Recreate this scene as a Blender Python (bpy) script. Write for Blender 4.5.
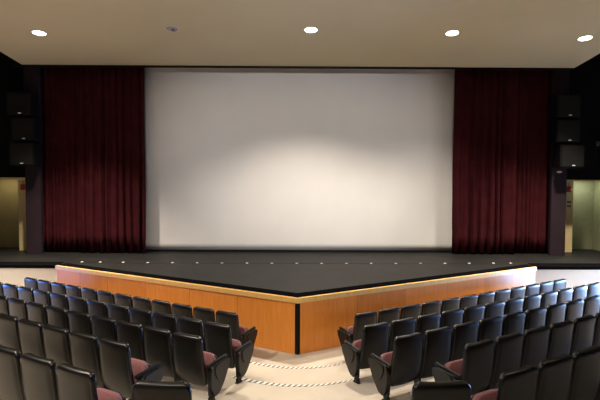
import bpy, bmesh, math, random
from mathutils import Vector, Matrix, noise
random.seed(7)
for o in list(bpy.data.objects): bpy.data.objects.remove(o)
SC = bpy.context.scene
COL = SC.collection
R = math.radians

# ------------------------------------------------------------------ camera
cd = bpy.data.cameras.new('camera'); cam = bpy.data.objects.new('camera', cd); COL.objects.link(cam)
cd.sensor_width = 36.0; cd.sensor_fit = 'HORIZONTAL'
cd.lens = 487.57 / 600 * 36.0
cd.clip_end = 200
right = Vector((0.99995494, -0.00845925, 0.00430876))
fwd = Vector((0.00862517, 0.99915972, -0.04006827))
up = Vector((-0.00396619, 0.04010363, 0.99918765))
cam.matrix_world = Matrix(((right.x, up.x, -fwd.x, -0.042),
                           (right.y, up.y, -fwd.y, 0.0),
                           (right.z, up.z, -fwd.z, 3.272),
                           (0, 0, 0, 1)))
SC.camera = cam

# ------------------------------------------------------------------ world, exposure, lamps of the hall
w = bpy.data.worlds.new('world'); SC.world = w; w.use_nodes = True
bg = w.node_tree.nodes['Background']
bg.inputs['Color'].default_value = (0.35, 0.5, 0.9, 1); bg.inputs['Strength'].default_value = 0.15
SC.view_settings.view_transform = 'Standard'
SC.view_settings.look = 'None'
SC.view_settings.gamma = 1.0
SC.view_settings.exposure = 0.2
SC.view_settings.use_curve_mapping = False

CEIL_Z, CEIL_Y, CEIL_S = 6.596, 14.35, 0.10          # front edge height, depth, slope towards the audience
def ceil_z(y): return CEIL_Z + CEIL_S * (CEIL_Y - y)

WARM = (1.0, 0.87, 0.72)
def lamp_spot(name, loc, target, power, half, blend, color=WARM, radius=0.12):
    l = bpy.data.lights.new(name, 'SPOT'); l.energy = power; l.color = color
    l.spot_size = 2 * R(half); l.spot_blend = blend; l.shadow_soft_size = radius
    o = bpy.data.objects.new(name, l); COL.objects.link(o); o.location = loc
    o.rotation_euler = (Vector(target) - Vector(loc)).to_track_quat('-Z', 'Y').to_euler()
    return o
def lamp_area(name, loc, target, power, sx, sy, color, spread=180):
    l = bpy.data.lights.new(name, 'AREA'); l.energy = power; l.color = color
    l.shape = 'RECTANGLE'; l.size = sx; l.size_y = sy; l.spread = R(spread)
    o = bpy.data.objects.new(name, l); COL.objects.link(o); o.location = loc
    o.rotation_euler = (Vector(target) - Vector(loc)).to_track_quat('-Z', 'Y').to_euler()
    return o

# the row of downlights the photo shows: x, y, power (0 = burnt out), half angle of the cone, blend
DOWN = [(-6.28, 12.03, 3700, 46, 0.95), (-2.99, 11.73, 0, 50, 0.7), (0.30, 11.73, 1480, 61, 0.6),
        (3.71, 11.86, 1000, 58, 0.8), (7.08, 12.12, 3500, 46, 0.95)]
for x, y, p, ha, bl in DOWN:
    if p:
        z = ceil_z(y) - 0.06
        lamp_spot('downlight_lamp', (x, y, z), (x, y, 0), p, ha, bl)
# house lights in the ceiling above and behind the audience
for x, y, p in [(0.2, 7.4, 180), (-5.6, 5.4, 2350), (-2.6, 1.0, 750), (5.8, 6.6, 120)]:
    lamp_spot('house_lamp', (x, y, ceil_z(y) - 0.06), (x, y, 0), p, 62, 0.6, radius=0.3)
# added unseen spot high at the back, there to brighten the screen
fill = lamp_spot('screen_fill_lamp', (0.0, -6.3, 5.4), (0.06, 15.3, 4.1), 4000, 15.6, 0.85, (1.0, 0.95, 0.92), 0.45)
fill.scale = (1.0, 0.80, 1.0)
# daylight entering by the exits at both ends of the front rows
lamp_area('daylight_exit_right', (11.02, 11.75, 0.9), (7.0, 9.8, 0.3), 470, 1.5, 1.7, (0.30, 0.52, 1.0), 100)
lamp_area('daylight_exit_left', (-11.02, 11.85, 0.9), (-7.2, 10.1, 0.2), 65, 0.8, 1.6, (0.14, 0.32, 1.0), 90)

# ------------------------------------------------------------------ materials
def mat(name, col, rough=0.5, metal=0.0, var=0.08, scale=8.0, bump=0.0, bscale=60.0, spec=0.5, sheen=0.0, emit=None, estr=0.0):
    m = bpy.data.materials.new(name); m.use_nodes = True
    nt = m.node_tree; N = nt.nodes; L = nt.links
    b = N['Principled BSDF']
    b.inputs['Roughness'].default_value = rough; b.inputs['Metallic'].default_value = metal
    b.inputs['Specular IOR Level'].default_value = spec
    if sheen:
        b.inputs['Sheen Weight'].default_value = sheen
        b.inputs['Sheen Roughness'].default_value = 0.4
        b.inputs['Sheen Tint'].default_value = (*[min(1, c * 6) for c in col], 1)
    tc = N.new('ShaderNodeTexCoord')
    nz = N.new('ShaderNodeTexNoise'); nz.inputs['Scale'].default_value = scale; nz.inputs['Detail'].default_value = 4
    L.new(tc.outputs['Object'], nz.inputs['Vector'])
    rp = N.new('ShaderNodeValToRGB')
    rp.color_ramp.elements[0].position = 0.3; rp.color_ramp.elements[1].position = 0.7
    rp.color_ramp.elements[0].color = (*[c * (1 - var) for c in col], 1)
    rp.color_ramp.elements[1].color = (*[min(1, c * (1 + var)) for c in col], 1)
    L.new(nz.outputs['Fac'], rp.inputs['Fac']); L.new(rp.outputs['Color'], b.inputs['Base Color'])
    if bump:
        n2 = N.new('ShaderNodeTexNoise'); n2.inputs['Scale'].default_value = bscale; n2.inputs['Detail'].default_value = 3
        L.new(tc.outputs['Object'], n2.inputs['Vector'])
        bp = N.new('ShaderNodeBump'); bp.inputs['Strength'].default_value = bump; bp.inputs['Distance'].default_value = 0.01
        L.new(n2.outputs['Fac'], bp.inputs['Height']); L.new(bp.outputs['Normal'], b.inputs['Normal'])
    if emit:
        b.inputs['Emission Color'].default_value = (*emit, 1); b.inputs['Emission Strength'].default_value = estr
    return m

def wood_mat(name, c1, c2, rough=0.35, scale=1.2):
    m = bpy.data.materials.new(name); m.use_nodes = True
    nt = m.node_tree; N = nt.nodes; L = nt.links; b = N['Principled BSDF']
    b.inputs['Roughness'].default_value = rough
    tc = N.new('ShaderNodeTexCoord'); oi = N.new('ShaderNodeObjectInfo')
    ad = N.new('ShaderNodeVectorMath'); ad.operation = 'ADD'
    L.new(tc.outputs['Object'], ad.inputs[0])
    mu = N.new('ShaderNodeVectorMath'); mu.operation = 'SCALE'; mu.inputs[0].default_value = (7, 3, 5)
    L.new(oi.outputs['Random'], mu.inputs['Scale']); L.new(mu.outputs['Vector'], ad.inputs[1])
    mp = N.new('ShaderNodeMapping'); mp.inputs['Scale'].default_value = (9 * scale, 9 * scale, 0.8 * scale)
    L.new(ad.outputs['Vector'], mp.inputs['Vector'])
    nz = N.new('ShaderNodeTexNoise'); nz.inputs['Scale'].default_value = 2.0; nz.inputs['Detail'].default_value = 6
    nz.inputs['Distortion'].default_value = 0.6
    L.new(mp.outputs['Vector'], nz.inputs['Vector'])
    rp = N.new('ShaderNodeValToRGB'); rp.color_ramp.elements[0].position = 0.3; rp.color_ramp.elements[1].position = 0.72
    rp.color_ramp.elements[0].color = (*c1, 1); rp.color_ramp.elements[1].color = (*c2, 1)
    L.new(nz.outputs['Fac'], rp.inputs['Fac'])
    hv = N.new('ShaderNodeHueSaturation')
    mr = N.new('ShaderNodeMapRange'); mr.inputs['To Min'].default_value = 0.88; mr.inputs['To Max'].default_value = 1.1
    L.new(oi.outputs['Random'], mr.inputs['Value']); L.new(mr.outputs['Result'], hv.inputs['Value'])
    L.new(rp.outputs['Color'], hv.inputs['Color']); L.new(hv.outputs['Color'], b.inputs['Base Color'])
    return m

M = dict(
    floor=mat('floor_beige', (0.62, 0.55, 0.45), 0.6, var=0.10, scale=1.6, bump=0.1, bscale=40),
    ceil=mat('ceiling_paint', (0.63, 0.54, 0.345), 0.9, var=0.03, scale=0.7),
    black=mat('black_paint', (0.004, 0.004, 0.0045), 0.8, var=0.2, scale=2, spec=0.1),
    blacktrim=mat('black_trim', (0.006, 0.006, 0.006), 0.6, spec=0.15),
    deck=mat('stage_black_deck', (0.013, 0.0127, 0.0122), 0.55, var=0.25, scale=2.5, bump=0.08, bscale=25, spec=0.15),
    band=mat('stage_black_border', (0.004, 0.004, 0.0045), 1.0, var=0.2, spec=0.0),
    white=mat('cream_wall', (0.88, 0.82, 0.68), 0.7, var=0.03, scale=2),
    wall=mat('hall_wall_paint', (0.10, 0.09, 0.085), 0.85, var=0.05),
    pillar=mat('purple_grey_paint', (0.026, 0.016, 0.021), 0.7, var=0.1, scale=3, spec=0.15),
    cream=mat('cream_jamb', (0.72, 0.58, 0.28), 0.6, var=0.04),
    green=mat('recess_green', (0.36, 0.37, 0.24), 0.7, var=0.05),
    olive=mat('recess_olive', (0.30, 0.26, 0.14), 0.7, var=0.05),
    screen=mat('screen_fabric', (0.79, 0.78, 0.765), 0.9, var=0.02, scale=1.2, spec=0.1),
    velvet=mat('burgundy_velvet', (0.050, 0.0095, 0.0125), 0.95, var=0.2, scale=3, sheen=0.04, spec=0.03),
    wood=wood_mat('orange_veneer', (0.84, 0.29, 0.042), (0.93, 0.37, 0.07)),
    trim=wood_mat('light_wood_trim', (0.84, 0.50, 0.14), (0.92, 0.60, 0.20), 0.35),
    shell=mat('seat_black_plastic', (0.0036, 0.0034, 0.0030), 0.35, var=0.12, scale=12, bump=0.03, bscale=220, spec=0.44),
    fabric=mat('mauve_fabric', (0.27, 0.125, 0.130), 0.95, var=0.12, scale=60, bump=0.2, bscale=400, sheen=0.1, spec=0.1),
    arm=mat('armrest_black', (0.008, 0.008, 0.008), 0.45, spec=0.3),
    steel=mat('seat_leg_black', (0.010, 0.010, 0.009), 0.4, spec=0.3),
    lens=mat('lamp_lens_lit', (0.9, 0.9, 0.9), 0.4, emit=(1.0, 0.93, 0.82), estr=14),
    lens_off=mat('lamp_lens_dark', (0.42, 0.36, 0.35), 0.5),
    ring=mat('lamp_ring', (0.75, 0.72, 0.66), 0.4),
    spk=mat('speaker_cabinet', (0.006, 0.006, 0.006), 0.6, spec=0.15),
    grille=mat('speaker_grille', (0.011, 0.011, 0.010), 0.6, bump=0.4, bscale=300, spec=0.12),
    badge=mat('pale_badge', (0.75, 0.75, 0.75), 0.3),
    marker=mat('marker_pale', (0.42, 0.41, 0.38), 0.5),
    red=mat('alarm_red', (0.55, 0.05, 0.03), 0.4),
    tapew=mat('tape_white', (0.85, 0.83, 0.78), 0.5, var=0.02),
    tapeb=mat('tape_black', (0.012, 0.012, 0.012), 0.6),
    metal=mat('grey_metal', (0.3, 0.3, 0.3), 0.4, metal=0.8),
)

# ------------------------------------------------------------------ helpers
def link(name, me, m, parent=None, smooth=False):
    o = bpy.data.objects.new(name, me); COL.objects.link(o)
    for x in (m if isinstance(m, (list, tuple)) else [m]): me.materials.append(x)
    if parent: o.parent = parent
    if smooth:
        for p in me.polygons: p.use_smooth = True
    return o
def from_bm(name, bm, m, parent=None, smooth=False):
    bmesh.ops.recalc_face_normals(bm, faces=bm.faces)
    me = bpy.data.meshes.new(name); bm.to_mesh(me); bm.free()
    return link(name, me, m, parent, smooth)
def add_box(bm, x0, x1, y0, y1, z0, z1, bevel=0.0):
    r = bmesh.ops.create_cube(bm, size=1)
    for v in r['verts']:
        v.co = Vector(((x0 + x1) / 2 + v.co.x * (x1 - x0), (y0 + y1) / 2 + v.co.y * (y1 - y0), (z0 + z1) / 2 + v.co.z * (z1 - z0)))
    if bevel:
        es = list({e for v in r['verts'] for e in v.link_edges})
        bmesh.ops.bevel(bm, geom=es, offset=bevel, segments=2, affect='EDGES', clamp_overlap=True)
def box(name, b, m, parent=None, bevel=0.0):
    bm = bmesh.new(); add_box(bm, *b, bevel=bevel); return from_bm(name, bm, m, parent)
def prism(bm, pts, z0, z1):
    a = [bm.verts.new((x, y, z0)) for x, y in pts]; c = [bm.verts.new((x, y, z1)) for x, y in pts]
    bm.faces.new(a[::-1]); bm.faces.new(c)
    n = len(pts)
    for i in range(n): bm.faces.new((a[i], a[(i + 1) % n], c[(i + 1) % n], c[i]))
def add_cyl(bm, c, axis, r, h, seg=24, r2=None):
    """cylinder centred on c along axis"""
    rot = Vector(axis).normalized().to_track_quat('Z', 'Y').to_matrix().to_4x4()
    bmesh.ops.create_cone(bm, cap_ends=True, segments=seg, radius1=r, radius2=r if r2 is None else r2, depth=h,
                          matrix=Matrix.Translation(c) @ rot)
def struct(o): o['kind'] = 'structure'; return o
def tag(o, label, cat, group=None):
    o['label'] = label; o['category'] = cat
    if group: o['group'] = group
    return o
def empty(name, loc, label, cat, group=None, rz=0):
    o = bpy.data.objects.new(name, None); COL.objects.link(o); o.location = loc; o.rotation_euler = (0, 0, rz)
    o.empty_display_size = 0.2
    return tag(o, label, cat, group)
ORD = ['first', 'second', 'third', 'fourth', 'fifth', 'sixth', 'seventh', 'eighth', 'ninth', 'tenth', 'eleventh', 'twelfth',
       'thirteenth', 'fourteenth', 'fifteenth', 'sixteenth', 'seventeenth', 'eighteenth', 'nineteenth', 'twentieth']

# ------------------------------------------------------------------ rows of seats (plan data shared by tiers and seats)
TH = 0.5122; CURV = 0.0026; PITCH = 0.5425
ROWS = [(1.266, 8.712, 0.0), (1.205, 7.248, 0.222), (1.450, 6.300, 0.355), (2.161, 5.638, 0.489), (1.975, 4.225, 0.715)]

# ------------------------------------------------------------------ the hall
HX = 11.0; TX = 8.8; FLOOR_LOW = -0.045
bm = bmesh.new(); add_box(bm, -HX, HX, -7.0, 16.6, -0.3, FLOOR_LOW)
prism(bm, [(-TX, 12.3), (-6.6, 12.3), (-0.95, 8.79), (-0.5, 8.49), (0, 8.39), (0.5, 8.49), (0.95, 8.79), (6.6, 12.3), (TX, 12.3), (TX, -7), (-TX, -7)], FLOOR_LOW, 0.0)
def tier(x0, y0, h, off):
    nx, ny = -math.sin(TH), math.cos(TH); dx, dy = math.cos(TH), math.sin(TH)
    ex, ey = x0 + nx * off - dx * 0.35, y0 + ny * off - dy * 0.35
    right_pts = []
    L = (TX - ex) / dx
    a = 0.5 * dy / dx / ex; yc = ey - a * ex * ex
    arc = [(ex * t / 6, yc + a * (ex * t / 6) ** 2) for t in range(0, 7)]
    far = (TX, min(ey + L * dy, 12.55))
    if ey + L * dy > 12.55:
        L2 = (12.55 - ey) / dy; mid = (ex + L2 * dx, 12.55); pts = arc + [mid, far]
    else: pts = arc + [far]
    return pts
for k, (x0, y0, h) in enumerate(ROWS):
    if k == 0: continue
    p = tier(x0, y0, h, 0.42 if k < 4 else 0.60)
    poly = [(-x, y) for x, y in p[:0:-1]] + p + [(TX, -7.0), (-TX, -7.0)]
    prism(bm, poly, ROWS[k - 1][2], h)
# two rising steps further back, under the photographer
for h0, h1, y in ((0.715, 0.94, 2.9), (0.94, 1.17, 1.7), (1.17, 1.4, 0.5)):
    prism(bm, [(-HX, y + 4.5), (-1.6, y), (0, y - 0.35), (1.6, y), (HX, y + 4.5), (HX, -7), (-HX, -7)], h0, h1)
struct(from_bm('floor', bm, M['floor']))

# ceiling: a lowered panel sloping up over the audience, black void around it
bm = bmesh.new()
v = [bm.verts.new(c) for c in ((-8.0, CEIL_Y, CEIL_Z), (8.1, CEIL_Y, CEIL_Z), (8.1, -7, ceil_z(-7)), (-8.0, -7, ceil_z(-7)),
                               (-8.0, CEIL_Y, CEIL_Z + 0.12), (8.1, CEIL_Y, CEIL_Z + 0.12), (8.1, -7, ceil_z(-7) + 0.12), (-8.0, -7, ceil_z(-7) + 0.12))]
for f in ((0, 1, 2, 3), (4, 5, 6, 7), (0, 1, 5, 4), (1, 2, 6, 5), (2, 3, 7, 6), (3, 0, 4, 7)): bm.faces.new([v[i] for i in f])
struct(from_bm('ceiling', bm, M['ceil']))
struct(box('ceiling_upper', (-HX, HX, -7, 16.6, 9.2, 9.4), M['black']))
struct(box('trim_1', (-8.25, 8.1, CEIL_Y, CEIL_Y + 0.05, CEIL_Z - 0.055, CEIL_Z + 0.25), M['blacktrim']))

def wall_side(name, x0, x1, ya, yb, za, zb):       # side wall with one exit opening (ya..yb, za..zb)
    bm = bmesh.new()
    add_box(bm, x0, x1, -7, ya, -0.3, 9.3); add_box(bm, x0, x1, yb, 16.6, -0.3, 9.3)
    add_box(bm, x0, x1, ya, yb, zb, 9.3); add_box(bm, x0, x1, ya, yb, -0.3, za)
    return struct(from_bm(name, bm, M['wall']))
wall_side('wall_right', HX, HX + 0.2, 10.75, 12.5, 0.0, 2.4)
wall_side('wall_left', -HX - 0.2, -HX, 10.75, 12.5, 0.0, 2.4)
struct(box('wall_rear', (-HX, HX, -7.2, -7.0, -0.3, 9.3), M['wall']))
struct(box('wall_back', (-HX, HX, 16.6, 16.8, -0.3, 9.3), M['black']))

# proscenium sides: black wall above a recess with a cream edge, one dark pillar each side
for s, nm in ((-1, 'left'), (1, 'right')):
    def bx(bm, xa, xb, *r):
        a, b = sorted((s * xa, s * xb)); add_box(bm, a, b, *r)
    bm = bmesh.new()
    bx(bm, 8.10, HX, 15.0, 15.35, 3.33, 9.2)
    bx(bm, 10.4, HX, 15.0, 15.35, 1.04, 3.33)
    struct(from_bm('wall_proscenium_' + nm, bm, M['black']))
    bm = bmesh.new()
    bx(bm, 7.65, 8.10, 14.60, 14.72, 1.04, 9.2); bx(bm, 8.0, 8.10, 14.72, 15.35, 1.04, 9.2)
    struct(from_bm('wall_pillar_' + nm, bm, M['pillar']))
    bm = bmesh.new()
    bx(bm, 8.10, 8.70, 15.28, 15.95, 1.04, 3.33)
    bx(bm, 8.33, 10.4, 15.352, 15.42, 3.29, 3.36)
    struct(from_bm('wall_recess_edge_' + nm, bm, M['cream']))
    bm = bmesh.new()
    end = 9.76 if s > 0 else 10.0
    bx(bm, 8.70, end, 15.95, 16.05, 1.04, 3.45)
    bx(bm, end, end + 0.1, 15.0, 16.05, 1.04, 3.45)
    bx(bm, 8.70, end, 15.42, 15.95, 3.36, 3.45)
    struct(from_bm('wall_recess_' + nm, bm, M['green'] if s > 0 else M['olive']))
lamp_area('recess_lamp_right', (9.15, 15.54, 3.34), (9.15, 15.40, 0), 6, 0.7, 0.12, (0.95, 1.0, 0.8))
lamp_area('recess_lamp_left', (-9.3, 15.54, 3.34), (-9.3, 15.40, 0), 4, 0.7, 0.12, (1.0, 0.85, 0.5))

# ------------------------------------------------------------------ stage
SH = 1.036; TIPY = 9.15; TIPX = 0.0; CX, CY = 6.23, 12.60
stage = empty('stage', (0, 12.6, 0), 'raised black stage with a V-shaped orange wood front pointing at the aisle', 'stage')
def st(o): o.parent = stage; o.matrix_parent_inverse = Matrix.Translation((0, -12.6, 0)); return o
bm = bmesh.new()
prism(bm, [(-HX + .01, CY), (-CX, CY), (TIPX, TIPY), (CX, CY), (HX - .01, CY), (HX - .01, 16.59), (-HX + .01, 16.59)], SH - 0.05, SH)
st(from_bm('stage_floor', bm, M['deck']))
nrm = Vector((-math.sin(math.atan2(CY - TIPY, CX)), math.cos(math.atan2(CY - TIPY, CX))))   # inward normal of the right edge
# black border along the apron's edge and across the wings
for s in (-1, 1):
    def inset(d): return (Vector((0, TIPY + d / nrm.y)), Vector((CX, CY)) + nrm * d)
    a0, a1 = inset(0.03); b0, b1 = inset(0.29)
    bm = bmesh.new()
    pts = [(s * a0.x, a0.y), (s * a1.x, a1.y), (s * b1.x, b1.y), (s * b0.x, b0.y)]
    prism(bm, pts, SH, SH + 0.03)
    o = st(from_bm('edge_border', bm, M['band'])); o['label'] = 'matt black border strip along the stage edge'
    bm = bmesh.new(); xa, xb = sorted((s * (CX + 0.05), s * (HX - .01)))
    add_box(bm, xa, xb, CY - 0.03, CY + 0.5, SH + 0.001, SH + 0.02)
    st(from_bm('edge_border', bm, M['band']))
bm = bmesh.new(); add_box(bm, -6.4, 6.4, 13.045, 13.06, SH, SH + 0.003); st(from_bm('floor_seam', bm, M['band']))
# wood fascia panels
ang = math.atan2(CY - TIPY, CX); LEN = math.hypot(CX, CY - TIPY)
for s in (-1, 1):
    d = Vector((s * math.cos(ang), math.sin(ang))); n = Vector((s * math.sin(ang), -math.cos(ang)))   # n faces the hall
    cuts = [0.055, 1.40, 2.66, 3.95, 5.22, 6.2, LEN]
    for i in range(len(cuts) - 1):
        a, b = cuts[i] + 0.004, cuts[i + 1] - 0.004
        bm = bmesh.new()
        P = Vector((0, TIPY))
        q = [P + d * a - n * 0.03, P + d * b - n * 0.03, P + d * b, P + d * a]
        prism(bm, [(v.x, v.y) for v in q], FLOOR_LOW + 0.004, SH - 0.05)
        st(from_bm('fascia_panel', bm, M['wood']))
    bm = bmesh.new(); P = Vector((0, TIPY))
    q = [P + d * 0.0 - n * 0.10, P + d * LEN - n * 0.10, P + d * LEN - n * 0.035, P + d * 0.0 - n * 0.035]
    prism(bm, [(v.x, v.y) for v in q], FLOOR_LOW, SH - 0.05)
    st(from_bm('backing_board', bm, M['blacktrim']))
    bm = bmesh.new()                                     # light wood nosing
    q = [P + d * 0.0 + n * 0.0 - n * 0.03, P + d * LEN - n * 0.03, P + d * LEN + n * 0.035, Vector((0, TIPY - 0.035 / math.cos(ang)))]
    prism(bm, [(v.x, v.y) for v in q], SH - 0.085, SH + 0.012)
    o = st(from_bm('edge_trim', bm, M['trim'])); o['label'] = 'light wood nosing along the stage edge'
    # closing return of the wood front at the wing and the cream wing wall
    bm = bmesh.new(); xa, xb = sorted((s * (CX - 0.02), s * (HX - .01))); add_box(bm, xa, xb, CY + 0.02, CY + 0.14, FLOOR_LOW, SH - 0.05)
    o = st(from_bm('wing_wall', bm, M['white'])); o['label'] = 'cream painted wall under the wing of the stage'
    bm = bmesh.new(); add_box(bm, xa + (0.06 if s > 0 else 0), xb - (0 if s > 0 else 0.06), CY - 0.03, CY + 0.02, SH - 0.06, SH + 0.0)
    st(from_bm('wing_nosing', bm, M['band']))
bm = bmesh.new()
w_ = 0.048
prism(bm, [(-w_, TIPY + 0.03), (0, TIPY - 0.002), (w_, TIPY + 0.03), (0, TIPY + 0.1)], FLOOR_LOW + 0.002, SH - 0.085)
o = st(from_bm('corner_strip', bm, M['blacktrim'])); o['label'] = 'black strip down the point of the stage front'

# ------------------------------------------------------------------ screen
scr = empty('projection_screen', (0, 15.22, SH), 'huge white projection screen hanging between the burgundy curtains', 'screen')
bm = bmesh.new()
nu, nv = 80, 30
x0, x1, z0, z1 = -4.85, 4.96, 0.06, 6.15
g = []
for j in range(nv + 1):
    row = []
    for i in range(nu + 1):
        u = i / nu; t = j / nv
        x = x0 + (x1 - x0) * u
        y = 0.010 * noise.noise((x * 0.9, t * 1.5, 3.1)) + 0.004 * noise.noise((x * 3.0, t * 3, 1.1))
        if u > 0.93: y += 0.05 * math.sin((u - 0.93) / 0.07 * math.pi) * (0.6 + 0.4 * t)      # slack fold by the right edge
        if u < 0.03: y += 0.03 * (0.03 - u) / 0.03
        row.append(bm.verts.new((x, y, z0 + (z1 - z0) * t)))
    g.append(row)
for j in range(nv):
    for i in range(nu): bm.faces.new((g[j][i], g[j][i + 1], g[j + 1][i + 1], g[j + 1][i]))
o = from_bm('screen_fabric', bm, M['screen'], scr, True)
sm = o.modifiers.new('thickness', 'SOLIDIFY'); sm.thickness = 0.006; sm.offset = 1
o = box('bottom_bar', (x0 - 0.02, x1 + 0.02, -0.05, 0.06, 0.0, 0.06), M['blacktrim'], scr); o['label'] = 'black bottom bar'
o = box('edge_binding', (x0 - 0.07, x0, -0.015, 0.02, 0.05, 6.15), M['blacktrim'], scr)
o = box('edge_binding', (x1, x1 + 0.07, -0.015, 0.02, 0.05, 6.15), M['blacktrim'], scr)
o = box('top_batten', (x0 - 0.07, x1 + 0.07, -0.03, 0.05, 6.15, 6.25), M['blacktrim'], scr)

# ------------------------------------------------------------------ curtains
def curtain(name, xa, xb, y, folds, amp, label, seed):
    rnd = random.Random(seed)
    bm = bmesh.new()
    n = folds * 10; zs = [SH + 0.015, 1.6, 2.6, 3.8, 5.0, 6.2, 7.4]
    # irregular fold widths
    ws = [rnd.uniform(0.6, 1.5) for _ in range(folds)]; tot = sum(ws)
    am = [amp * rnd.uniform(0.5, 1.15) for _ in range(folds)]
    xs, ys = [], []
    acc = 0
    for k in range(folds):
        for q in range(10):
            t = q / 10
            xs.append((acc + ws[k] * t) / tot); ys.append(am[k] * math.sin(2 * math.pi * t) + 0.25 * am[k] * math.sin(4 * math.pi * t + k))
        acc += ws[k]
    xs.append(1.0); ys.append(0.0)
    rows = []
    for z in zs:
        f = 1.0 - 0.35 * (z - SH) / 6.4
        rows.append([bm.verts.new((xa + (xb - xa) * x + 0.012 * math.sin(z * 1.3 + x * 17), y + v * f, z)) for x, v in zip(xs, ys)])
    for a, b in zip(rows, rows[1:]):
        for i in range(len(a) - 1): bm.faces.new((a[i], a[i + 1], b[i + 1], b[i]))
    o = from_bm(name, bm, M['velvet'], None, True)
    m = o.modifiers.new('thickness', 'SOLIDIFY'); m.thickness = 0.012; m.offset = 0
    tag(o, label, 'curtain', 'burgundy stage curtains')
    return o
curtain('stage_curtain', -6.58, -4.60, 14.80, 9, 0.085, 'burgundy velvet curtain hanging directly left of the white screen', 1)
curtain('stage_curtain', -7.80, -6.48, 14.95, 8, 0.06, 'burgundy velvet curtain beside the left pillar, set behind the inner one', 2)
curtain('stage_curtain', 4.73, 6.66, 14.80, 8, 0.085, 'burgundy velvet curtain hanging directly right of the white screen', 3)
curtain('stage_curtain', 6.56, 7.92, 14.95, 8, 0.06, 'burgundy velvet curtain beside the right pillar, set behind the inner one', 4)

# ------------------------------------------------------------------ white markers set in the stage floor
xs = [-5.83, -5.33] + [-4.70 + 0.6700 * k for k in range(15)] + [5.35, 5.83]
for k, x in enumerate(xs):
    bm = bmesh.new(); add_cyl(bm, (0, 0, 0.006), (0, 0, 1), 0.040, 0.012, 16, 0.03)
    o = from_bm('floor_marker', bm, M['marker']); o.location = (x, 13.05 + 0.004 * (x * x) , SH + 0.003)
    tag(o, 'small white round marker on the black stage floor, %s from the left' % ORD[k], 'marker', 'white markers across the stage floor')

# ------------------------------------------------------------------ downlights in the ceiling
def torus(bm, R0, r, z=0, seg=32, rs=8):
    rows = []
    for i in range(seg):
        a = 2 * math.pi * i / seg
        rows.append([bm.verts.new(((R0 + r * math.cos(2 * math.pi * j / rs)) * math.cos(a), (R0 + r * math.cos(2 * math.pi * j / rs)) * math.sin(a), z + r * math.sin(2 * math.pi * j / rs))) for j in range(rs)])
    for i in range(seg):
        for j in range(rs): bm.faces.new((rows[i][j], rows[(i + 1) % seg][j], rows[(i + 1) % seg][(j + 1) % rs], rows[i][(j + 1) % rs]))
DL = ['lit recessed ceiling downlight at the far left, above the left curtain', 'unlit greyish ceiling downlight, left of the middle one',
      'lit recessed ceiling downlight in the middle, above the screen', 'lit recessed ceiling downlight above the right edge of the screen',
      'lit recessed ceiling downlight at the far right corner of the ceiling']
for (x, y, p, ha, bl), lab in zip(DOWN, DL):
    r = empty('recessed_downlight', (x, y, ceil_z(y)), lab, 'ceiling light', 'row of ceiling downlights')
    r.rotation_euler = (-math.atan(CEIL_S), 0, 0)
    bm = bmesh.new(); torus(bm, 0.155, 0.014, -0.006); from_bm('trim_ring', bm, M['ring'], r, True)
    bm = bmesh.new(); add_cyl(bm, (0, 0, -0.008), (0, 0, 1), 0.152, 0.016, 32)
    from_bm('lens', bm, M['lens'] if p else M['lens_off'], r)
    if not p:
        bm = bmesh.new(); add_cyl(bm, (0.02, 0.03, -0.03), (0, 0, 1), 0.05, 0.04, 20, 0.035); from_bm('bulb_socket', bm, M['metal'], r)

# ------------------------------------------------------------------ speakers above the recesses
def speaker(x, z, wd, ht, label, badge_dx):
    r = empty('loudspeaker', (x * 0.972, 14.598, 3.272 + (z - 3.272) * 0.972), label, 'loudspeaker', 'stacked loudspeakers')
    bm = bmesh.new(); add_box(bm, -wd / 2, wd / 2, -0.50, -0.06, -ht / 2, ht / 2, bevel=0.02); from_bm('cabinet', bm, M['spk'], r)
    bm = bmesh.new(); add_box(bm, -wd / 2 + 0.03, wd / 2 - 0.03, -0.525, -0.495, -ht / 2 + 0.03, ht / 2 - 0.03, bevel=0.012); from_bm('grille', bm, M['grille'], r)
    bm = bmesh.new(); add_box(bm, badge_dx - 0.045, badge_dx + 0.045, -0.532, -0.523, -ht / 2 + 0.05, -ht / 2 + 0.08, bevel=0.003); from_bm('badge', bm, M['badge'], r)
    bm = bmesh.new(); add_box(bm, -0.10, 0.10, -0.07, 0.0, -0.12, 0.12); from_bm('wall_bracket', bm, M['metal'], r)
for s, nm, data in ((-1, 'left', ((-8.09, 4.75), (-8.16, 4.02), (-8.20, 5.49))), (1, 'right', ((8.06, 4.78), (8.20, 4.03), (8.06, 5.52)))):
    for (x, z), lv in zip(data, ('middle', 'lowest', 'topmost')):
        speaker(x, z, 0.70, 0.67, 'black loudspeaker with a pale badge, %s of the stack on the %s wall' % (lv, nm), 0.03)

# alarms and plates on the cream edges
for s, nm in ((-1, 'left'), (1, 'right')):
    a = empty('fire_alarm', (s * 8.55, 15.28, 3.03), 'small red fire alarm on the cream edge of the %s recess' % nm, 'fire alarm', 'red fire alarms')
    bm = bmesh.new(); add_box(bm, -0.07, 0.07, -0.04, 0, -0.09, 0.09, bevel=0.01); from_bm('housing', bm, M['red'], a)
    bm = bmesh.new(); add_cyl(bm, (0, -0.055, 0.0), (0, 1, 0), 0.05, 0.03, 20, 0.04); from_bm('sounder', bm, M['red'], a, True)
    bm = bmesh.new(); add_box(bm, -0.012, 0.012, -0.012, 0, 0.09, 0.22); from_bm('conduit', bm, M['metal'], a)
for z, lab in ((2.63, 'upper of two dark slotted wall plates on the cream edge under the right alarm'), (2.50, 'lower of two dark slotted wall plates on the cream edge under the right alarm')):
    o = box('wall_plate', (8.50, 8.63, 15.262, 15.28, z - 0.025, z + 0.025), M['arm'], bevel=0.004); tag(o, lab, 'wall plate')
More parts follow.
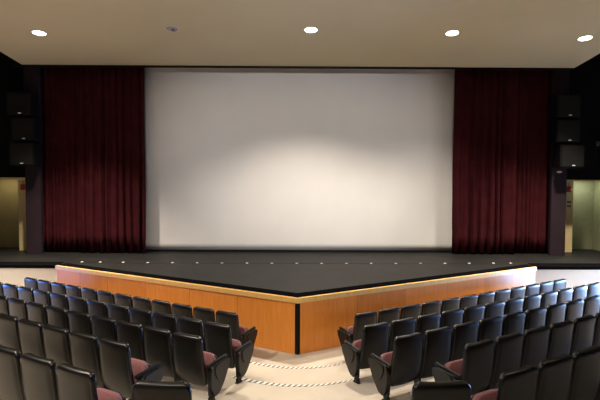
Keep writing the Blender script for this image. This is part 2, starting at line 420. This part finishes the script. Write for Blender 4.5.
bm = bmesh.new(); add_cyl(bm, (0, 0, 0), (0, 1, 0), 0.075, 0.03, 24)  # bright glint on the right pillar, put in as a pale disc
for v in bm.verts: v.co.z *= 0.4
o = from_bm('wall_plate', bm, M['badge']); o.location = (7.86, 14.585, 3.56); tag(o, 'small pale oval glint at the top of the right pillar under the loudspeakers', 'wall plate')
# stage spotlight at the far right
sp = empty('stage_spotlight', (9.25, 15.0, 4.32), 'small black stage spotlight on the wall right of the loudspeakers', 'spotlight')
bm = bmesh.new(); add_cyl(bm, (0, -0.32, 0), (-0.3, -1, -0.25), 0.10, 0.30, 20, 0.12); from_bm('housing', bm, M['spk'], sp, True)
bm = bmesh.new(); add_cyl(bm, (-0.046, -0.47, -0.039), (-0.3, -1, -0.25), 0.06, 0.02, 20); from_bm('lens', bm, M['badge'], sp)
bm = bmesh.new(); add_box(bm, -0.02, 0.02, -0.32, 0.0, 0.10, 0.14); add_box(bm, -0.05, 0.05, -0.02, 0, 0.05, 0.2); from_bm('bracket', bm, M['metal'], sp)

# ------------------------------------------------------------------ striped tape on the aisle steps
def tape(name, xa, xb, yc, a, z, label, n=69):
    bm = bmesh.new(); w2 = 0.034
    P = []
    for i in range(n + 1):
        x = xa + (xb - xa) * i / n; y = yc + a * x * x
        P.append((x, y))
    for i in range(n):
        (xa_, ya_), (xb_, yb_) = P[i], P[i + 1]
        sh = 0.05
        q = [(xa_, ya_ - w2), (xb_, yb_ - w2), (xb_ + sh, yb_ + w2), (xa_ + sh, ya_ + w2)]
        b = [bm.verts.new((x, y, z)) for x, y in q]; t = [bm.verts.new((x, y, z + 0.004)) for x, y in q]
        fs = [bm.faces.new(t), bm.faces.new(b[::-1])] + [bm.faces.new((b[k], b[(k + 1) % 4], t[(k + 1) % 4], t[k])) for k in range(4)]
        if i % 3 == 1:
            for f in fs: f.material_index = 1
    o = from_bm(name, bm, [M['tapew'], M['tapeb']]); tag(o, label, 'tape', 'striped tape on the aisle steps')
tape('step_tape', -0.98, 0.93, 8.38, 0.36, 0.001, 'black and white striped tape across the aisle beside the front row')
x0, y0, h = ROWS[1]
nx, ny = -math.sin(TH), math.cos(TH); dx, dy = math.cos(TH), math.sin(TH)
ex, ey = x0 + nx * .42 - dx * .35, y0 + ny * .42 - dy * .35; aa = 0.5 * dy / dx / ex
tape('step_tape', -ex - 0.34, ex + 0.22, ey - aa * ex * ex - 0.12, aa * 0.8, h + 0.001, 'black and white striped tape across the aisle beside the second row')

# ------------------------------------------------------------------ theatre seat, local frame: +Y faces the stage, Z up, back's top at y = 0
PROFILE = [  # z, y of the rear face, half width
    (0.885, 0.036, 0.178), (0.880, 0.016, 0.206), (0.868, 0.004, 0.228), (0.850, -0.002, 0.242), (0.822, -0.004, 0.251), (0.78, -0.001, 0.252),
    (0.70, 0.006, 0.254), (0.60, 0.017, 0.260), (0.50, 0.030, 0.264), (0.42, 0.045, 0.266), (0.34, 0.064, 0.265), (0.28, 0.084, 0.258),
    (0.225, 0.108, 0.244), (0.200, 0.124, 0.226), (0.185, 0.138, 0.190)]
def back_shell():
    bm = bmesh.new()
    U = [-1, -0.985, -0.95, -0.91, -0.87, -0.84, -0.6, -0.3, 0, 0.3, 0.6, 0.84, 0.87, 0.91, 0.95, 0.985, 1]
    def off(u, k):
        a = abs(u)
        o = 0.020 * (a ** 2)                     # wraps forwards at the sides
        if a > 0.955: o += 0.014 * ((a - 0.955) / 0.045)
        if 0.86 < a < 0.92 and 5 <= k <= 12: o += 0.007   # groove beside the rim
        if a <= 0.86 and 5 <= k <= 12: o += 0.003
        return o
    rear, front = [], []
    for k, (z, y, hw) in enumerate(PROFILE):
        rear.append([bm.verts.new((hw * u, y + off(u, k), z)) for u in U])
        th = 0.045 if 2 <= k <= 12 else 0.03
        zz = z - (0.004 if k == 0 else 0) + (0.004 if k == len(PROFILE) - 1 else 0)
        front.append([bm.verts.new((hw * u * 0.985, y + 0.020 * abs(u) ** 2 + th, zz)) for u in U])
    n = len(U); m = len(PROFILE)
    for k in range(m - 1):
        for i in range(n - 1):
            bm.faces.new((rear[k][i], rear[k][i + 1], rear[k + 1][i + 1], rear[k + 1][i]))
            bm.faces.new((front[k][i + 1], front[k][i], front[k + 1][i], front[k + 1][i + 1]))
        bm.faces.new((rear[k][0], rear[k + 1][0], front[k + 1][0], front[k][0]))
        bm.faces.new((rear[k][-1], front[k][-1], front[k + 1][-1], rear[k + 1][-1]))
    for i in range(n - 1):
        bm.faces.new((rear[0][i + 1], rear[0][i], front[0][i], front[0][i + 1]))
        bm.faces.new((rear[-1][i], rear[-1][i + 1], front[-1][i + 1], front[-1][i]))
    return bm
def rounded_slab(wd, ln, th, rad, puff=0.3):
    """slab lying in XZ plane: width along X, length along Z from 0 to ln, thickness along Y, corners at the free end rounded"""
    bm = bmesh.new()
    pts = []
    hw = wd / 2
    pts += [(-hw, 0), (hw, 0)]
    for i in range(7):
        a = math.pi / 2 * i / 6; pts.append((hw - rad + rad * math.cos(a), ln - rad + rad * math.sin(a)))
    for i in range(7):
        a = math.pi / 2 * (1 + i / 6); pts.append((-hw + rad + rad * math.cos(a), ln - rad + rad * math.sin(a)))
    def ring(sc, y):
        return [bm.verts.new((x * sc, y, ln / 2 + (z - ln / 2) * sc)) for x, z in pts]
    rings = [ring(0.90, 0), ring(0.98, th * 0.15), ring(1.0, th * 0.5), ring(0.98, th * 0.85), ring(0.90, th)]
    n = len(pts)
    for a, b in zip(rings, rings[1:]):
        for i in range(n): bm.faces.new((a[i], a[(i + 1) % n], b[(i + 1) % n], b[i]))
    bm.faces.new(rings[0][::-1]); bm.faces.new(rings[-1])
    return bm
def side_profile(pts, x0, x1, bev):
    bm = bmesh.new()
    a = [bm.verts.new((x0, y, z)) for y, z in pts]; b = [bm.verts.new((x1, y, z)) for y, z in pts]
    bm.faces.new(a); bm.faces.new(b[::-1]); n = len(pts)
    for i in range(n): bm.faces.new((a[i], b[i], b[(i + 1) % n], a[(i + 1) % n]))
    if bev:
        es = [e for e in bm.edges if abs(e.verts[0].co.x - e.verts[1].co.x) < 1e-6]
        bmesh.ops.bevel(bm, geom=es, offset=bev, segments=2, affect='EDGES', clamp_overlap=True)
    return bm
def smooth_loop(pts, it=2):
    for _ in range(it):
        q = []
        for i in range(len(pts)):
            a, b = pts[i], pts[(i + 1) % len(pts)]
            q.append((a[0] * .75 + b[0] * .25, a[1] * .75 + b[1] * .25)); q.append((a[0] * .25 + b[0] * .75, a[1] * .25 + b[1] * .75))
        pts = q
    return pts
def mesh_of(bm, m, name, auto=True):
    bmesh.ops.recalc_face_normals(bm, faces=bm.faces)
    me = bpy.data.meshes.new(name); bm.to_mesh(me); bm.free(); me.materials.append(m)
    for p in me.polygons: p.use_smooth = True
    if auto:
        try: me.set_sharp_from_angle(angle=R(50))
        except Exception: pass
    return me
SEATM = {}
SEATM['backrest'] = mesh_of(back_shell(), M['shell'], 'backrest')
bm = rounded_slab(0.38, 0.40, 0.05, 0.09)
bmesh.ops.transform(bm, matrix=Matrix.Translation((0, 0.125, 0.40)) @ Matrix.Rotation(R(12), 4, 'X'), verts=bm.verts)
SEATM['back_cushion'] = mesh_of(bm, M['fabric'], 'back_cushion')
TIP = Matrix.Translation((0, 0.225, 0.175)) @ Matrix.Rotation(R(-17), 4, 'X')
bm = rounded_slab(0.43, 0.41, 0.085, 0.12); bmesh.ops.transform(bm, matrix=TIP, verts=bm.verts)
SEATM['seat_cushion'] = mesh_of(bm, M['fabric'], 'seat_cushion')
bm = rounded_slab(0.44, 0.40, 0.035, 0.12); bmesh.ops.transform(bm, matrix=TIP @ Matrix.Translation((0, 0.086, 0.0)), verts=bm.verts)
SEATM['seat_pan'] = mesh_of(bm, M['shell'], 'seat_pan')
HALF = PITCH / 2
bm = bmesh.new(); add_box(bm, -0.028, 0.028, 0.07, 0.48, 0.488, 0.530, bevel=0.012)
for v in bm.verts: v.co.z += 0.10 * (v.co.y - 0.25)
SEATM['armrest'] = mesh_of(bm, M['arm'], 'armrest')
legp = smooth_loop([(0.09, 0.49), (0.33, 0.49), (0.30, 0.40), (0.22, 0.25), (0.20, 0.06), (0.11, 0.06), (0.10, 0.25)], 1)
SEATM['leg'] = mesh_of(side_profile(legp, -0.016, 0.016, 0.004), M['steel'], 'leg')
bm = bmesh.new(); add_box(bm, -0.025, 0.025, 0.11, 0.20, 0.0, 0.075, bevel=0.006); add_box(bm, -0.03, 0.03, 0.09, 0.23, 0.0, 0.015, bevel=0.005)
SEATM['foot'] = mesh_of(bm, M['steel'], 'foot')
endp = smooth_loop([(0.08, 0.498), (0.25, 0.508), (0.45, 0.523), (0.47, 0.47), (0.455, 0.40), (0.41, 0.31), (0.34, 0.20), (0.25, 0.10), (0.17, 0.075), (0.12, 0.15), (0.085, 0.32)], 2)
SEATM['end_panel'] = mesh_of(side_profile(endp, -0.022, 0.022, 0.008), M['shell'], 'end_panel')
endi = smooth_loop([(0.15, 0.488), (0.28, 0.503), (0.46, 0.518), (0.47, 0.47), (0.43, 0.37), (0.33, 0.26), (0.22, 0.27), (0.16, 0.39)], 2)
SEATM['panel_inset'] = mesh_of(side_profile(endi, -0.008, 0.008, 0.004), M['shell'], 'panel_inset')

def add(kind, parent, loc=(0, 0, 0)):
    o = bpy.data.objects.new(kind, SEATM[kind]); COL.objects.link(o); o.parent = parent; o.location = loc
    return o
def seat(x, y, z, rz, label, group, aisle=0, outer=0):
    """aisle = side (-1/+1, local x) that carries the closing end panel; outer = side that carries the shared arm"""
    r = empty('theatre_seat', (x, y, z), label, 'seat', group, rz)
    for k in ('backrest', 'back_cushion', 'seat_cushion', 'seat_pan'): add(k, r)
    arm_gap = 0.045 if aisle > 0 else 0.0
    sides = []
    if outer: sides.append(outer)
    if aisle: sides.append(aisle)
    for s in sides:
        add('armrest', r, (s * (HALF + (arm_gap if s == aisle else 0)), 0, 0)); lg = add('leg', r, (s * (HALF + (arm_gap if s == aisle else 0)), 0, 0)); add('foot', lg)
    if aisle:
        p = add('end_panel', r, (aisle * (HALF + 0.036 + arm_gap), 0, 0)); add('panel_inset', p, (aisle * 0.026, 0, 0))
    return r
RN = ['front row', 'second row', 'third row', 'fourth row', 'fifth row']
COUNT = {(0, -1): 12, (0, 1): 12, (1, -1): 13, (1, 1): 13, (2, -1): 10, (2, 1): 10, (3, -1): 7, (3, 1): 7, (4, -1): 5, (4, 1): 5}
for (k, s), n in COUNT.items():
    x0, y0, h = ROWS[k]
    if s < 0: x0 += 0.04; y0 += 0.02          # the left block sits a touch further out
    elif k == 2: x0 += 0.03; y0 += 0.015
    px, py = x0, y0
    sn = 'left' if s < 0 else 'right'
    for i in range(n):
        th = TH + CURV * i
        if i:
            tm = TH + CURV * (i - 0.5)
            px += PITCH * math.cos(tm); py += PITCH * math.sin(tm)
        if i == 0:
            lab = 'black theatre seat at the aisle end of the %s, %s side' % (RN[k], sn)
        elif i == n - 1 and k == 0:
            lab = 'outermost black theatre seat of the front row, %s side, against the cream wall' % sn
        else:
            lab = 'black theatre seat in the %s on the %s, %s from the aisle' % (RN[k], sn, ORD[i])
        seat(s * px, py, h, s * th, lab, 'black theatre seats %s of the aisle' % sn, aisle=(-s if i == 0 else 0), outer=s)
for s, sn, x in ((-1, 'left', -1.15), (1, 'right', 1.18)):
    r = seat(x, 3.94, ROWS[4][2], s * R(4), 'lone black theatre seat %s of the aisle at the bottom edge, only its top showing' % sn,
             'lone seats beside the aisle at the bottom edge', aisle=-s, outer=s)
